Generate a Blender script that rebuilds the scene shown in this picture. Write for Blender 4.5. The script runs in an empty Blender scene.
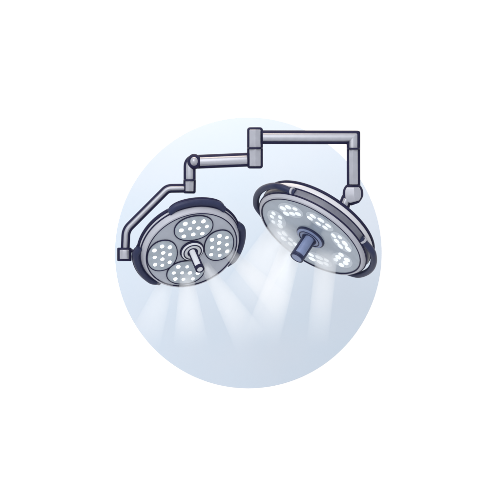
import bpy, bmesh, math, random
from mathutils import Vector, Matrix

sc = bpy.context.scene
COL = sc.collection
S = 0.006            # metres per photo pixel in the plane of the arms
ZC = 1.8             # height of the picture centre
CAMD = 8.0
R = math.radians
random.seed(7)


def P(px, py, y=0.0):
    k = 1 + y / CAMD
    return Vector(((px - 250) * S * k, y, ZC + (250 - py) * S * k))


# ---------------------------------------------------------------- materials
def lin(c):
    return tuple(((v / 255) / 12.92 if v / 255 <= 0.04045 else ((v / 255 + 0.055) / 1.055) ** 2.4) for v in c)


def mat(name, rgb, rough=0.4, metal=0.0, var=0.08, scale=18.0, bump=0.0, emit=None, spec=0.5, coat=0.0, stretch=(1, 1, 1)):
    m = bpy.data.materials.new(name)
    m.use_nodes = True
    nt = m.node_tree
    b = nt.nodes['Principled BSDF']
    b.inputs['Roughness'].default_value = rough
    b.inputs['Metallic'].default_value = metal
    b.inputs['Specular IOR Level'].default_value = spec
    b.inputs['Coat Weight'].default_value = coat
    tc = nt.nodes.new('ShaderNodeTexCoord')
    mp = nt.nodes.new('ShaderNodeMapping')
    mp.inputs['Scale'].default_value = stretch
    nz = nt.nodes.new('ShaderNodeTexNoise')
    nz.inputs['Scale'].default_value = scale
    nz.inputs['Detail'].default_value = 4
    nt.links.new(tc.outputs['Object'], mp.inputs['Vector'])
    nt.links.new(mp.outputs['Vector'], nz.inputs['Vector'])
    rp = nt.nodes.new('ShaderNodeValToRGB')
    rp.color_ramp.elements[0].position = 0.3
    rp.color_ramp.elements[1].position = 0.7
    rp.color_ramp.elements[0].color = (*[v * (1 - var) for v in rgb], 1)
    rp.color_ramp.elements[1].color = (*[min(1, v * (1 + var)) for v in rgb], 1)
    nt.links.new(nz.outputs['Fac'], rp.inputs['Fac'])
    nt.links.new(rp.outputs['Color'], b.inputs['Base Color'])
    mr = nt.nodes.new('ShaderNodeMapRange')
    mr.inputs['To Min'].default_value = max(0.02, rough - 0.06)
    mr.inputs['To Max'].default_value = min(1, rough + 0.06)
    nt.links.new(nz.outputs['Fac'], mr.inputs['Value'])
    nt.links.new(mr.outputs['Result'], b.inputs['Roughness'])
    if bump:
        bp = nt.nodes.new('ShaderNodeBump')
        bp.inputs['Strength'].default_value = bump
        bp.inputs['Distance'].default_value = 0.002
        nt.links.new(nz.outputs['Fac'], bp.inputs['Height'])
        nt.links.new(bp.outputs['Normal'], b.inputs['Normal'])
    if emit:
        b.inputs['Emission Color'].default_value = (*emit[0], 1)
        b.inputs['Emission Strength'].default_value = emit[1]
    return m


M = {
    'bright': mat('light_grey_paint', (0.50, 0.52, 0.57), 0.4, 0.0, 0.04, 20),
    'silver': mat('silver_paint', (0.30, 0.31, 0.36), 0.33, 0.3, 0.05, 30),
    'pale': mat('pale_enamel', (0.33, 0.34, 0.395), 0.5, 0.0, 0.05, 14),
    'white': mat('white_enamel', (0.46, 0.465, 0.51), 0.30, 0.0, 0.04, 14),
    'plate': mat('grey_front_plate', (0.31, 0.335, 0.395), 0.42, 0.1, 0.07, 9),
    'pod': mat('grey_pod_lens', (0.23, 0.27, 0.32), 0.25, 0.0, 0.14, 26, emit=((.88, .95, 1), .07)),
    'glass': mat('grey_green_lens', (0.20, 0.24, 0.30), 0.22, 0.0, 0.14, 7, emit=((.85, .93, 1), .06)),
    'band': mat('charcoal_band', (0.10, 0.105, 0.14), 0.45, 0.0, 0.12, 22),
    'navy': mat('navy_ink', (0.012, 0.012, 0.040), 0.55, 0.0, 0.15, 25, spec=0.12),  # drawn ink lines, built solid as casings, seams and trim
    'grip': mat('navy_grip', (0.017, 0.022, 0.060), 0.45, 0.0, 0.12, 22, spec=0.2),
    'blue': mat('steel_blue', (0.15, 0.19, 0.33), 0.35, 0.1, 0.1, 24),
    'petal': mat('led_glow_petal', (0.27, 0.31, 0.37), 0.25, 0.0, 0.12, 30, emit=((.88, .95, 1), .13)),  # LED glow put into a paler panel colour and faint emission
    'led': mat('lit_led', (0.9, 0.92, 0.95), 0.3, 0.0, 0.02, 20, emit=((0.93, 0.97, 1.0), 1.1)),
    'led_soft': mat('lit_led_soft', (0.5, 0.53, 0.56), 0.35, 0.0, 0.1, 60, emit=((0.9, 0.96, 1.0), 0.42)),
    'wall': mat('white_wall_paint', (0.97, 0.97, 0.97), 0.9, 0.0, 0.0, 3, spec=0.0),
    'disc': mat('pale_blue_wash', (0.505, 0.562, 0.640), 0.9, 0.0, 0.02, 1.6, spec=0.0),
}

# the printed disc is a watercolour wash: lilac-white and pale blue mottling
_rp = [n for n in M['disc'].node_tree.nodes if n.type == 'VALTORGB'][0]
_rp.color_ramp.elements[0].color = (0.482, 0.564, 0.660, 1)
_rp.color_ramp.elements[1].color = (0.510, 0.570, 0.655, 1)

# ---------------------------------------------------------------- helpers
def build(name, bm, m, parent=None, smooth=True, loc=None, auto=None):
    me = bpy.data.meshes.new(name)
    bmesh.ops.recalc_face_normals(bm, faces=bm.faces)
    for f in bm.faces:
        f.smooth = smooth
    if smooth:
        ang = R(auto or 35)
        for e in bm.edges:
            if len(e.link_faces) == 2 and e.calc_face_angle(0) > ang:
                e.smooth = False
    bm.to_mesh(me)
    bm.free()
    me.materials.append(m)
    o = bpy.data.objects.new(name, me)
    COL.objects.link(o)
    if parent:
        o.parent = parent
    if loc is not None:
        o.location = loc
    return o


def thing(name, label, cat, loc, group=None):
    o = bpy.data.objects.new(name, None)
    o.empty_display_size = 0.1
    COL.objects.link(o)
    o.location = loc
    o['label'] = label
    o['category'] = cat
    if group:
        o['group'] = group
    return o


def lathe(profile, seg=128, bm=None, closed=False):
    """profile: list of (r, z); revolve about local Z."""
    bm = bm or bmesh.new()
    rings = []
    for r, z in profile:
        if r < 1e-6:
            rings.append([bm.verts.new((0, 0, z))])
        else:
            rings.append([bm.verts.new((r * math.cos(2 * math.pi * i / seg), r * math.sin(2 * math.pi * i / seg), z)) for i in range(seg)])
    pairs = list(zip(rings[:-1], rings[1:]))
    if closed:
        pairs.append((rings[-1], rings[0]))
    for a, b in pairs:
        for i in range(seg):
            j = (i + 1) % seg
            if len(a) == 1 and len(b) == 1:
                continue
            if len(a) == 1:
                bm.faces.new((a[0], b[i], b[j]))
            elif len(b) == 1:
                bm.faces.new((a[i], b[0], a[j]))
            else:
                bm.faces.new((a[i], b[i], b[j], a[j]))
    return bm


def ring(r, z, rad, seg=128, flat=1.0, n=14):
    return lathe([(r + rad * math.cos(2 * math.pi * k / n), z + flat * rad * math.sin(2 * math.pi * k / n)) for k in range(n)], seg, closed=True)


def superell(a, b, n, k=40):
    pts = []
    for i in range(k):
        t = 2 * math.pi * i / k
        c, s = math.cos(t), math.sin(t)
        pts.append((a * math.copysign(abs(c) ** (2 / n), c), b * math.copysign(abs(s) ** (2 / n), s)))
    return pts


def fillet(path, rads, k=10):
    """2-D px path with rounded corners"""
    out = [Vector(path[0])]
    for i in range(1, len(path) - 1):
        p, a, b = Vector(path[i]), Vector(path[i - 1]), Vector(path[i + 1])
        r = rads[i - 1] if isinstance(rads, (list, tuple)) else rads
        if r <= 0:
            out.append(p)
            continue
        d1, d2 = (a - p).normalized(), (b - p).normalized()
        p1, p2 = p + d1 * r, p + d2 * r
        for j in range(k + 1):
            t = j / k
            out.append(p1 * (1 - t) ** 2 + p * 2 * t * (1 - t) + p2 * t * t)
    out.append(Vector(path[-1]))
    return out


def sweep(path, a, section, y0=0.0, end=(0.0, 0.0), origin=Vector((0, 0, 0)), bm=None, elbow=None):
    """sweep a section (points: in-plane offset as fraction of a, depth in px) along a px path lying in the XZ plane.
    a may be a number or a list; end = rounding radius at the two ends (px)."""
    bm = bm or bmesh.new()
    pts = [Vector(p) for p in path]
    n = len(pts)
    if not isinstance(a, (list, tuple)):
        a = [a] * n
    secs = []
    for i, p in enumerate(pts):
        if i == 0:
            t = (pts[1] - p).normalized()
            nv = Vector((-t.y, t.x))
            mit = 1
        elif i == n - 1:
            t = (p - pts[-2]).normalized()
            nv = Vector((-t.y, t.x))
            mit = 1
        elif i == elbow:
            # square elbow whose outer corner is eased: sections fan about the corner point
            t1, t2 = (p - pts[i - 1]).normalized(), (pts[i + 1] - p).normalized()
            n1, n2 = Vector((-t1.y, t1.x)), Vector((-t2.y, t2.x))
            for q in range(13):
                f = math.pi / 2 * q / 12
                cc, ss = math.cos(f), math.sin(f)
                secs.append([p, (n1 * cc + n2 * ss).normalized(), a[i] * (cc ** 7 + ss ** 7) ** (-1 / 7), 0.0])
            continue
        else:
            t1, t2 = (p - pts[i - 1]).normalized(), (pts[i + 1] - p).normalized()
            t = (t1 + t2).normalized()
            nv = Vector((-t.y, t.x))
            mit = 1 / max(0.5, nv.dot(Vector((-t1.y, t1.x))))
        secs.append([p, nv, a[i] * mit, 0.0])
    full = []
    r0, r1 = end
    K = 6

    def caps(p, nv, t, av, r, flip):
        res = []
        for j in range(K):
            th = math.pi / 2 * j / K
            res.append([p + t * (r * (1 - math.sin(th))) * (1 if not flip else -1), nv, av, r * (1 - math.cos(th)) if False else r * (1 - math.sin(math.acos(max(-1, min(1, 1 - (1 - math.sin(th)))))))])
        return res
    if r0 > 0:
        t = (pts[1] - pts[0]).normalized()
        p, nv, av, _ = secs[0]
        for j in range(K + 1):
            th = math.pi / 2 * j / K
            full.append([p + t * r0 * (1 - math.cos(th)), nv, av, r0 * (1 - math.sin(th))])
        secs = secs[1:]
    tail = []
    if r1 > 0:
        t = (pts[-1] - pts[-2]).normalized()
        p, nv, av, _ = secs[-1]
        for j in range(K, -1, -1):
            th = math.pi / 2 * j / K
            tail.append([p - t * r1 * (1 - math.cos(th)), nv, av, r1 * (1 - math.sin(th))])
        secs = secs[:-1]
    full += secs + tail
    rings = []
    for p, nv, av, inset in full:
        rg = []
        for su, d in section:
            w = su * (av - inset)
            dd = d * max(0.02, (av - inset * 0.8) / av)
            q = p + nv * w
            v = P(q.x, q.y, y0 + dd * S) - origin
            rg.append(bm.verts.new(v))
        rings.append(rg)
    k = len(section)
    for A, B in zip(rings[:-1], rings[1:]):
        for i in range(k):
            j = (i + 1) % k
            bm.faces.new((A[i], A[j], B[j], B[i]))
    bm.faces.new(rings[0])
    bm.faces.new(rings[-1][::-1])
    return bm


def sec_casing(b):
    return superell(1, b, 2.2)


def sec_cover(b):
    return superell(1, b, 2.6)


def sec_ridge(b, x=0.15):
    """faceted cover: two planes meeting in a vertical ridge, front and back"""
    return [(-1, 0), (-1, -b * .62), (-.93, -b * .72), (x, -b), (.93, -b * .72), (1, -b * .62), (1, b * .62), (.93, b * .72), (x, b), (-.93, b * .72), (-1, b * .62)]


def arm_part(name, path, wid, parent, origin, line=2.2, rads=0, ends=(0, 0), y0=0.0, depth=None, cover='round', inset=(1.0, 1.0), ridge=.15, cm='silver', sub='cover'):
    """dark casing for the ink outline, swept along the path, with a raised silver cover that leaves a dark edge on both sides"""
    pth = fillet(path, rads) if rads else [Vector(p) for p in path]
    a = wid / 2
    d = depth or a
    o = build(name, sweep(pth, a, sec_casing(d * .62), y0, ends, origin), M['navy'], parent)
    # cover path: shortened at both ends
    q = list(pth)
    t0 = (q[1] - q[0]).normalized()
    t1 = (q[-1] - q[-2]).normalized()
    q[0] = q[0] + t0 * inset[0]
    q[-1] = q[-1] - t1 * inset[1]
    sec = sec_cover(d * .95) if cover == 'round' else sec_ridge(d * 1.25, ridge)
    c = build(sub, sweep(q, a - line, sec, y0, (0.7, 0.7), origin), M[cm], o, smooth=True, auto=16 if cover != 'round' else 50)
    return o


def seam(path, wid, parent, origin, depth, y0=0.0):
    return build('seam_band', sweep([Vector(p) for p in path], wid / 2, superell(1, depth, 3.2), y0, (0.3, 0.3), origin), M['navy'], parent)


# ---------------------------------------------------------------- setting
WY = 1.6
K = (CAMD + WY) / CAMD
bm = bmesh.new()
vs = [bm.verts.new(v) for v in ((-14, WY, -8), (14, WY, -8), (14, WY, 12), (-14, WY, 12))]
bm.faces.new(vs)
w = build('wall', bm, M['wall'], smooth=False)
w['kind'] = 'structure'
bm = bmesh.new()
N = 160
cx, cz = (248.3 - 250) * S * K, ZC + (250 - 252.8) * S * K
fr, bk = [], []
for i in range(N):
    t = 2 * math.pi * i / N
    x, z = cx + 133.3 * S * K * math.cos(t), cz + 135.4 * S * K * math.sin(t)
    fr.append(bm.verts.new((x, WY - 0.003, z)))
    bk.append(bm.verts.new((x, WY - 0.0015, z)))
bm.faces.new(fr)
bm.faces.new(bk[::-1])
for i in range(N):
    j = (i + 1) % N
    bm.faces.new((fr[i], fr[j], bk[j], bk[i]))
d = build('backdrop', bm, M['disc'])
d['kind'] = 'structure'

# ---------------------------------------------------------------- arm of the right lamp
o0 = P(255, 148)
arm = thing('support_arm', 'upper grey arm with dark edges, square elbow and long drop holding the right lamp', 'lamp arm', o0, 'arms carrying the surgical lamps')
sl = arm_part('pivot_sleeve', [(255, 127.2), (255, 148)], 16, arm, o0, 2.5, ends=(3, 0), depth=8.5, cover='ridge', inset=(2.4, 0.0), ridge=-.1)
seam([(255, 147.1), (255, 148.9)], 15.4, sl, o0, 11.6)
HA = [(261.5, 137.2), (353.4, 137.4), (353.4, 150)]
ha = build('horizontal_arm', sweep(HA, 6.9, sec_casing(3.84), 0, (0, 0), o0, elbow=1), M['navy'], arm)
build('cover', sweep([(262.9, 137.2)] + HA[1:], 4.4, sec_cover(5.9), 0, (0, 0), o0, elbow=1), M['silver'], ha, auto=50)
da = arm_part('drop_arm', [(353.4, 149), (353.6, 188.0)], 13.6, arm, o0, 2.6, depth=6.4, cover='ridge', inset=(0, 3.4), ridge=.1)
seam([(353.4, 147.7), (353.4, 149.6)], 13.2, da, o0, 9.0)
KN, KW = [], []
for q in range(25):
    t = q / 24
    KN.append((353.0 + 3.0 * max(0, t - .5) ** 1.5 * 2.2, 184.8 + 19.4 * t))
    KW.append(10.4 * (1 - abs((t - .5) * 2) ** 2.6 * (.34 if t < .5 else .62)))
kn = build('knuckle', sweep(KN, KW, superell(1, 5.9, 2.3), 0, (0, 0), o0), M['navy'], arm)
build('cover', sweep(KN[3:-3], [w - 2.4 for w in KW[3:-3]], sec_ridge(9.6, -.14), 0, (.6, .6), o0), M['silver'], kn, auto=22)
st = arm_part('swivel_stem', [(347.6, 196.8), (343.0, 208.4)], 11.6, arm, o0, 2.3, ends=(1, 0), depth=8, y0=0.0, inset=(2.2, 2.2))

# ---------------------------------------------------------------- arm of the left lamp
o1 = P(255, 168)
arm2 = thing('support_arm', 'lower grey arm with dark edges, ball pivot and thin bent rod holding the left lamp', 'lamp arm', o1, 'arms carrying the surgical lamps')
arm_part('pivot_sleeve', [(255, 148.2), (255, 168.6)], 16, arm2, o1, 2.5, ends=(0, 3), depth=8.5, cover='ridge', inset=(0.4, 2.4), ridge=-.1)
arm_part('horizontal_arm', [(248.6, 159.6), (194, 161.9)], 14.0, arm2, o1, 2.3, depth=6.2, inset=(1.2, 0))
el = arm_part('elbow', [(198, 160.4), (189.6, 160.4), (189.6, 181)], 12.2, arm2, o1, 2.2, rads=6.5, ends=(2, 0), depth=5.6, inset=(2, 0))
es = arm_part('elbow_socket', [(189.6, 180), (189.4, 193.6)], 12.6, arm2, o1, 2.3, ends=(0, 2), depth=6.6, cover='ridge', inset=(0.4, 2.2), ridge=.1)
seam([(189.6, 179.2), (189.6, 180.9)], 12.0, es, o1, 9.2)
# ball pivot in front of the elbow
def ball(cxp, cyp, rx, rz, ry, y0, origin):
    b = bmesh.new()
    bmesh.ops.create_uvsphere(b, u_segments=48, v_segments=24, radius=1)
    bmesh.ops.transform(b, matrix=Matrix.Diagonal((rx * S, ry * S, rz * S, 1)), verts=b.verts)
    bmesh.ops.translate(b, verts=b.verts, vec=P(cxp, cyp, y0) - origin)
    return b
bp = build('ball_pivot', ball(194.1, 161.6, 6.9, 7.8, 5.0, -0.022, o1), M['navy'], arm2)
build('pivot_cap', ball(194.2, 161.6, 4.8, 5.6, 6.6, -0.022, o1), M['silver'], bp)
rod = arm_part('bent_rod', [(185, 188.2), (167.6, 188.4), (126, 230), (125.2, 250)], 9.0, arm2, o1, 2.15, rads=[4, 6], depth=4.4, inset=(0.5, 0))
bx = arm_part('rod_clamp', [(124.4, 247.6), (124.4, 261.2)], 14.6, arm2, o1, 2.2, ends=(1.2, 1.2), depth=7.5, cover='round', inset=(2.2, 2.2))
lk = build('link_pin', sweep([(130.5, 250.6), (140, 252.2)], 1.7, superell(1, 1.7, 2), 0.0, (0.4, 0.4), o1), M['navy'], arm2)


# ---------------------------------------------------------------- lamp heads
def head(label, cpx, theta, ratio, y0=0.0):
    """local X = long axis seen, local Z = the way the lamp shines"""
    c, s = math.cos(R(theta)), math.sin(R(theta))
    u = Vector((c, 0, s))
    e2 = Vector((s, 0, -c))
    k = math.sqrt(1 - ratio * ratio)
    n = e2 * k + Vector((0, -ratio, 0))
    y = n.cross(u)
    o = thing('surgical_lamp', label, 'surgical lamp', P(*cpx, y0), 'surgical lamp heads')
    mt = Matrix((u, y, n)).transposed()
    o.rotation_euler = mt.to_euler()
    o.scale = (1 + y0 / CAMD,) * 3
    return o, (mt, P(*cpx, y0))


def pol(r, az, z=0.0):
    return Vector((r * math.cos(R(az)) * S, -r * math.sin(R(az)) * S, z * S))


def pr(lst):
    return [(r * S, z * S) for r, z in lst]


def tube3(pts, rad, seg=18, flat=1.0, endr=0.5):
    """round tube along 3-D points (planar ring path), Z up is local Z; rounded ends"""
    bm = bmesh.new()
    rings = []
    n = len(pts)
    for i, p in enumerate(pts):
        t = (pts[min(n - 1, i + 1)] - pts[max(0, i - 1)]).normalized()
        zv = Vector((0, 0, 1))
        nv = t.cross(zv).normalized()
        r = rad[i] if isinstance(rad, list) else rad
        rings.append([bm.verts.new(p + nv * r * math.cos(2 * math.pi * k / seg) + zv * r * flat * math.sin(2 * math.pi * k / seg)) for k in range(seg)])
    for A, B in zip(rings[:-1], rings[1:]):
        for i in range(seg):
            j = (i + 1) % seg
            bm.faces.new((A[i], A[j], B[j], B[i]))
    bm.faces.new(rings[0])
    bm.faces.new(rings[-1][::-1])
    return bm


def oval(a, b, prof, seg=64, n=2.0):
    """stack of ovals: prof list of (scale offset px, z px)"""
    bm = bmesh.new()
    rings = []
    for off, z in prof:
        sec = superell(max(0.01, a + off), max(0.01, b + off), n, seg)
        rings.append([bm.verts.new((x * S, y * S, z * S)) for x, y in sec])
    for A, B in zip(rings[:-1], rings[1:]):
        for i in range(seg):
            j = (i + 1) % seg
            bm.faces.new((A[i], A[j], B[j], B[i]))
    return bm, rings


def oval_ring(a, b, z, w, h, n=2.0):
    bm, rings = oval(a, b, [(-w / 2, z - h), (-w / 2, z + h * .6), (-w / 4, z + h), (w / 4, z + h), (w / 2, z + h * .6), (w / 2, z - h), (-w / 2, z - h)], n=n)
    bmesh.ops.remove_doubles(bm, verts=bm.verts, dist=1e-7)
    return bm


def oval_disc(a, b, z, bulge, n=2.0):
    bm, rings = oval(a, b, [(0, z - .6), (0, z), (-a * .12, z + bulge * .4), (-a * .35, z + bulge * .8), (-a * .65, z + bulge)], n=n)
    bm.faces.new(rings[-1])
    bm.faces.new(rings[0][::-1])
    return bm


led_mesh = None
def led_object(a, b):
    bm, rings = oval(a, b, [(0.15, -.2), (0, 0.25), (-.25 * a, .5), (-.6 * a, .62)], 20)
    bm.faces.new(rings[-1])
    bm.faces.new(rings[0][::-1])
    return bm


def handle(parent, r_fl, r_in, r_h, length, main, edge, hub_face):
    hub = build('hub', lathe(pr([(0, -.5), (r_fl, -.5), (r_fl, 1.4), (r_fl - .5, 2.0), (r_fl - 1.0, 2.1), (r_fl - 1.2, 1.9), (0, 1.9)]), 96), M[edge], parent)
    build('hub_plate', lathe(pr([(0, 1.7), (r_fl - 1.3, 1.7), (r_fl - 1.3, 2.3), (r_in + .8, 3.2), (0, 3.2)]), 96), M[hub_face], hub)
    build('seam_ring', ring(r_in * S, 3.2 * S, .6 * S, 96), M[edge], hub)
    hd = bmesh.new()
    lathe(pr([(0, 2), (r_h, 2), (r_h, length - 1.6), (r_h - .5, length - .6), (r_h - 1.4, length), (0, length)]), 64, hd)
    h = build('handle', hd, M[edge], parent)
    # lighter flats let into the two long sides of the grip
    w = 1.5 if r_h > 5 else 1.0
    bm = bmesh.new()
    sec = superell(r_h - w, r_h * 1.12, 2.5, 48)
    rg = [[bm.verts.new((x * f * S, y * f * S, z * S)) for x, y in sec] for z, f in ((3.2, 1), (length - 3.2, 1), (length - 2.7, .9))]
    for A, B in zip(rg[:-1], rg[1:]):
        for i in range(48):
            bm.faces.new((A[i], A[(i + 1) % 48], B[(i + 1) % 48], B[i]))
    bm.faces.new(rg[0][::-1])
    bm.faces.new(rg[-1])
    build('handle_inlay', bm, M[main], h)
    build('tip_cap', lathe(pr([(0, length - .5), (r_h - 1.3, length - .5), (r_h - 1.3, length + .2), (r_h - 1.8, length + .6), (0, length + .7)]), 48), M[main], h)
    build('tip_seam', ring((r_h - .75) * S, (length + .1) * S, .85 * S, 64), M[edge], h)
    build('collar', ring((r_h + .1) * S, 3.6 * S, .9 * S, 64), M[edge], h)
    return h


# ---- left lamp
L, ML = head('round grey surgical lamp with four oval pods of lit dots and short silver handle', (191.8, 250.3), 25.6, .708)
build('front_plate', lathe(pr([(0, 0), (46.8, 0), (46.8, -3), (0, -3)])), M['plate'], L)
bz = build('bezel', lathe(pr([(46.8, -4), (46.8, -.3), (47.6, .5), (49, .2), (51.2, -5.2), (51.2, -6), (46.8, -6)])), M['pale'], L)
build('seam_ring', ring(47.0 * S, .3 * S, .62 * S), M['navy'], bz)
hs = build('housing', lathe(pr([(46, -5.5), (51.6, -5.8), (52.4, -7.2), (52.4, -9.5), (51.5, -10.5), (46, -18), (30, -22), (0, -23)])), M['pale'], L)
build('seam_ring', ring(51.5 * S, -5.7 * S, .8 * S), M['navy'], hs)
build('outline_trim', ring(52.6 * S, -10.3 * S, 1.75 * S, flat=1.2), M['navy'], hs)

POD = [(20, 'light_pod'), (124, 'light_pod'), (202, 'light_pod'), (-66, 'light_pod')]
podr = [28.3, 28.6, 30.6, 29.2]
lm = None
for (az, nm), pr_ in zip(POD, podr):
    c0 = pol(pr_, az)
    ta, rb = 19.8, 15.4
    pod = build(nm, oval_disc(ta, rb, .5, .9, 2.15), M['pod'], L)
    pod.location = c0
    pod.rotation_euler = (0, 0, R(-az + 90))
    build('seam_ring', oval_ring(ta, rb, .5, .95, .7, 2.15), M['navy'], pod)
    for row, (cnt, yy) in enumerate(((3, -8.0), (4, 0.0), (3, 8.0))):
        for i in range(cnt):
            xx = (i - (cnt - 1) / 2) * (8.6 if cnt == 4 else 9.4)
            if lm is None:
                o = build('led', led_object(2.15, 2.1), M['led'], pod)
                lm = o
            else:
                o = lm.copy()
                COL.objects.link(o)
                o.parent = pod
            o.location = Vector(((xx + random.uniform(-.6, .6)) * S, (yy + random.uniform(-.6, .6)) * S, 1.15 * S))
            k = random.uniform(.82, 1.06)
            o.scale = (k, k, 1)
handle(L, 12.4, 9.0, 4.5, 29, 'bright', 'navy', 'bright')

# grips on the rim
def grip(parent, az0, az1, r_mid, r_end, z, rad, mname='grip', n=40, ends=0.16, name='grip', flat=1.0, pw=1.0):
    pts, rr = [], []
    for i in range(n + 1):
        t = i / n
        az = az0 + (az1 - az0) * t
        e = min(t, 1 - t) / ends
        e = min(1, e)
        e = e * e * (3 - 2 * e)
        pts.append(pol(r_end + (r_mid - r_end) * e, az, z))
        rr.append(rad * S)
    return build(name, tube3(pts, rr, flat=flat), M[mname], parent)

for a0, a1 in ((-93, -28), (2, 62), (148, 212)):
    g = grip(L, a0, a1, 55.2, 52.4, -7.5, 3.7)
    # darker edge bead along the outer side of each grip
    pts = [pol(58.0 - 3.0 * abs(2 * i / 30 - 1) ** 6, a0 + 3 + (a1 - a0 - 6) * i / 30, -9.0) for i in range(31)]
    build('grip_edge', tube3(pts, 1.7 * S), M['navy'], g)

# ---- right lamp
Rr, MR = head('wide surgical lamp with white domed back, blue handle and two dark loop grips', (310.7, 236.7), -34.3, .40, .24)
build('front_glass', lathe(pr([(0, 0), (56.4, 0), (56.4, -2.5), (0, -2.5)])), M['glass'], Rr)
bz = build('bezel', lathe(pr([(56.4, -3), (56.4, -.3), (57.4, .6), (59.2, .3), (61.0, -2.4), (61.0, -3.4), (56.4, -3.4)])), M['pale'], Rr)
build('seam_ring', ring(56.7 * S, .35 * S, .75 * S), M['navy'], bz)
bd = build('rim_band', lathe(pr([(56, -3.2), (61.4, -3.2), (61.9, -4), (61.9, -10.4), (61.2, -11), (56, -11)])), M['band'], Rr)
build('seam_ring', ring(61.3 * S, -3.3 * S, .85 * S), M['navy'], bd)
dm = build('dome', lathe(pr([(56, -10.6), (61.6, -11), (62.0, -12), (61.8, -16), (60.6, -18.4), (57, -20.5), (50, -22.5), (30, -25), (0, -26)])), M['white'], Rr)
build('seam_ring', ring(61.7 * S, -11 * S, .8 * S), M['navy'], dm)
build('outline_trim', ring(60.9 * S, -18.3 * S, 1.7 * S), M['navy'], dm)
lm2 = None
for az in (164, 117, 58, 6, -47, -93, -143):
    cl = build('led_cluster', oval_disc(15.6, 11.0, .08, .22, 2.0), M['petal'], Rr)
    cl.location = pol(39.5, az)
    cl.rotation_euler = (0, 0, R(-az + 90))
    for (xx, yy) in ((-8.6, -3.4), (0, -4.8), (8.6, -3.0), (-7.4, 4.4), (1.0, 4.6), (9.6, 4.8)):
        if lm2 is None:
            lm2 = o = build('led', led_object(3.5, 3.0), M['led_soft'], cl)
        else:
            o = lm2.copy()
            COL.objects.link(o)
            o.parent = cl
        o.location = Vector(((xx + random.uniform(-.7, .7)) * S, (yy + random.uniform(-.6, .6)) * S, .3 * S))
        k = random.uniform(.78, 1.08)
        o.scale = (k * random.uniform(.95, 1.2), k, 1)
        o.rotation_euler = (0, 0, 0)
handle(Rr, 15.6, 11.2, 7.2, 27.6, 'blue', 'grip', 'blue')
for a0, a1 in ((139, 232), (-50, 40)):
    g = grip(Rr, a0, a1, 67.8, 61.0, -6.8, 3.3, ends=.22)
    # light ferrule where the grip meets the band
    fa = a1 - 3 if a0 > 0 else a0 + 3
    build('ferrule', tube3([pol(62.2, fa - .9, -6.8), pol(62.2, fa, -6.8), pol(62.2, fa + .9, -6.8)], 3.7 * S), M['pale'], g)

# ---------------------------------------------------------------- light beams (light shaped as cones of white haze)
def haze(dens):
    mv = bpy.data.materials.new('beam_haze')
    mv.use_nodes = True
    nt = mv.node_tree
    nt.nodes.clear()
    out = nt.nodes.new('ShaderNodeOutputMaterial')
    vol = nt.nodes.new('ShaderNodeVolumePrincipled')
    vol.inputs['Color'].default_value = (1, 1, 1, 1)
    vol.inputs['Anisotropy'].default_value = 0.55
    tc = nt.nodes.new('ShaderNodeTexCoord')
    sp = nt.nodes.new('ShaderNodeSeparateXYZ')
    mr = nt.nodes.new('ShaderNodeMapRange')
    mr.inputs['From Min'].default_value = 0.02
    mr.inputs['From Max'].default_value = 0.95
    mr.inputs['To Min'].default_value = 0.0
    mr.inputs['To Max'].default_value = dens  # density thins along the cone to stand in for the light fading
    mr.interpolation_type = 'SMOOTHSTEP'
    nt.links.new(tc.outputs['Generated'], sp.inputs['Vector'])
    nt.links.new(sp.outputs['Z'], mr.inputs['Value'])
    nt.links.new(mr.outputs['Result'], vol.inputs['Density'])
    nt.links.new(vol.outputs['Volume'], out.inputs['Volume'])
    return mv


def face_point(hd, r, az, z=1.5):
    mt, c = hd
    return c + mt @ pol(r, az, z)


def px_at(px, py, y):
    return P(px, py, y)


def beam(label, hd, r, az, b, ra, rb, dy=-.2, power=2.0, z=1.5, dens=5.0):
    p = face_point(hd, r, az, z)
    q = P(*b, p.y + dy)
    ln = (q - p).length
    bm = lathe([(0, 0), (ra * S, 0), (rb * S, -ln), (0, -ln)], 48)
    o = build('light_beam', bm, haze(dens))
    o.location = p
    o.rotation_mode = 'QUATERNION'
    rot = Vector((0, 0, -1)).rotation_difference(q - p)
    o.rotation_quaternion = rot
    o['kind'] = 'stuff'
    o['label'] = label
    o['category'] = 'light beam'
    o['group'] = 'light beams under the surgical lamps'
    l = bpy.data.lights.new('beam_spot', 'SPOT')
    l.energy = power
    l.color = (.96, .98, 1.0)
    l.shadow_soft_size = ra * S * .5
    l.spot_size = 2 * math.atan(rb * S / ln) * 1.25
    l.spot_blend = .4
    lo = bpy.data.objects.new('beam_spot', l)
    COL.objects.link(lo)
    lo.location = p + (q - p).normalized() * .006
    lo.rotation_mode = 'QUATERNION'
    lo.rotation_quaternion = rot
    return o


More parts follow.
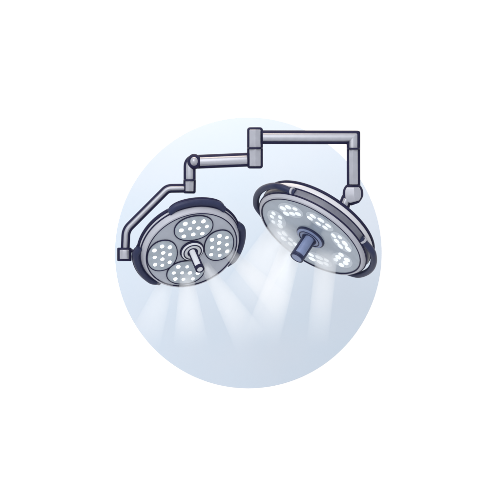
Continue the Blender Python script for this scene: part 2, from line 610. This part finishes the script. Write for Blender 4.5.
HL, HR = ML, MR
beam('faint pale beam falling from the left pod of the left lamp, leaning left', HL, 43, 149, (139, 354), 7.5, 19, power=.4, dens=3)
beam('pale beam falling almost straight down from the bottom pod of the left lamp', HL, 30, 122, (191.5, 352), 6.5, 19, dens=6.5, power=.7)
beam('bright white beam leaving the left lamp beside its silver handle', HL, 24, 78, (256, 350), 4.8, 19, power=1.3, dens=8)
beam('pale beam leaving the right pod of the left lamp, leaning farthest to the right', HL, 38, 34, (294, 318), 5.5, 15, power=1.0, dens=6.5)
beam('pale beam leaving the left edge of the right lamp, leaning toward the left lamp', HR, 28, 158, (229, 318), 17, 25, power=4.0, dens=4.4)
beam('brightest beam falling below the blue handle of the right lamp', HR, 42, 104, (258, 350), 11.5, 20, power=6, dens=7.5)
beam('upright pale beam at the right lower edge of the right lamp', HR, 24, 15, (316, 354), 11.5, 11, power=3.5, dens=7)

# ---------------------------------------------------------------- light
wd = bpy.data.worlds.new('World')
sc.world = wd
wd.use_nodes = True
bg = wd.node_tree.nodes['Background']
bg.inputs['Color'].default_value = (0.97, 0.98, 1.0, 1)
bg.inputs['Strength'].default_value = 1.0


def area(name, loc, target, size, power, col=(1, 1, 1)):
    l = bpy.data.lights.new(name, 'AREA')
    l.energy = power
    l.size = size
    l.color = col
    o = bpy.data.objects.new(name, l)
    COL.objects.link(o)
    o.location = loc
    o.rotation_euler = (Vector(target) - Vector(loc)).to_track_quat('-Z', 'Y').to_euler()
    return o


area('key_lamp', (-1.3, -4.4, 4.6), (0, 0.6, 1.8), 4.0, 240, (1, .985, .955))
area('disc_wash_fill', (-.3, .55, 4.2), (-.1, 1.6, 2.5), 1.4, 30, (1, .70, .42))  # added unseen lamp, lightens and warms the top of the disc

sc.cycles.max_bounces = 12
sc.cycles.volume_bounces = 6
sc.cycles.volume_step_rate = 1.0

# ---------------------------------------------------------------- camera
cam = bpy.data.cameras.new('camera')
co = bpy.data.objects.new('camera', cam)
COL.objects.link(co)
co.location = (0, -CAMD, ZC)
co.rotation_euler = (R(90), 0, 0)
cam.sensor_width = 36
cam.lens = 36 * CAMD / (500 * S)
cam.clip_end = 200
sc.camera = co
sc.view_settings.view_transform = 'Standard'
sc.view_settings.look = 'None'
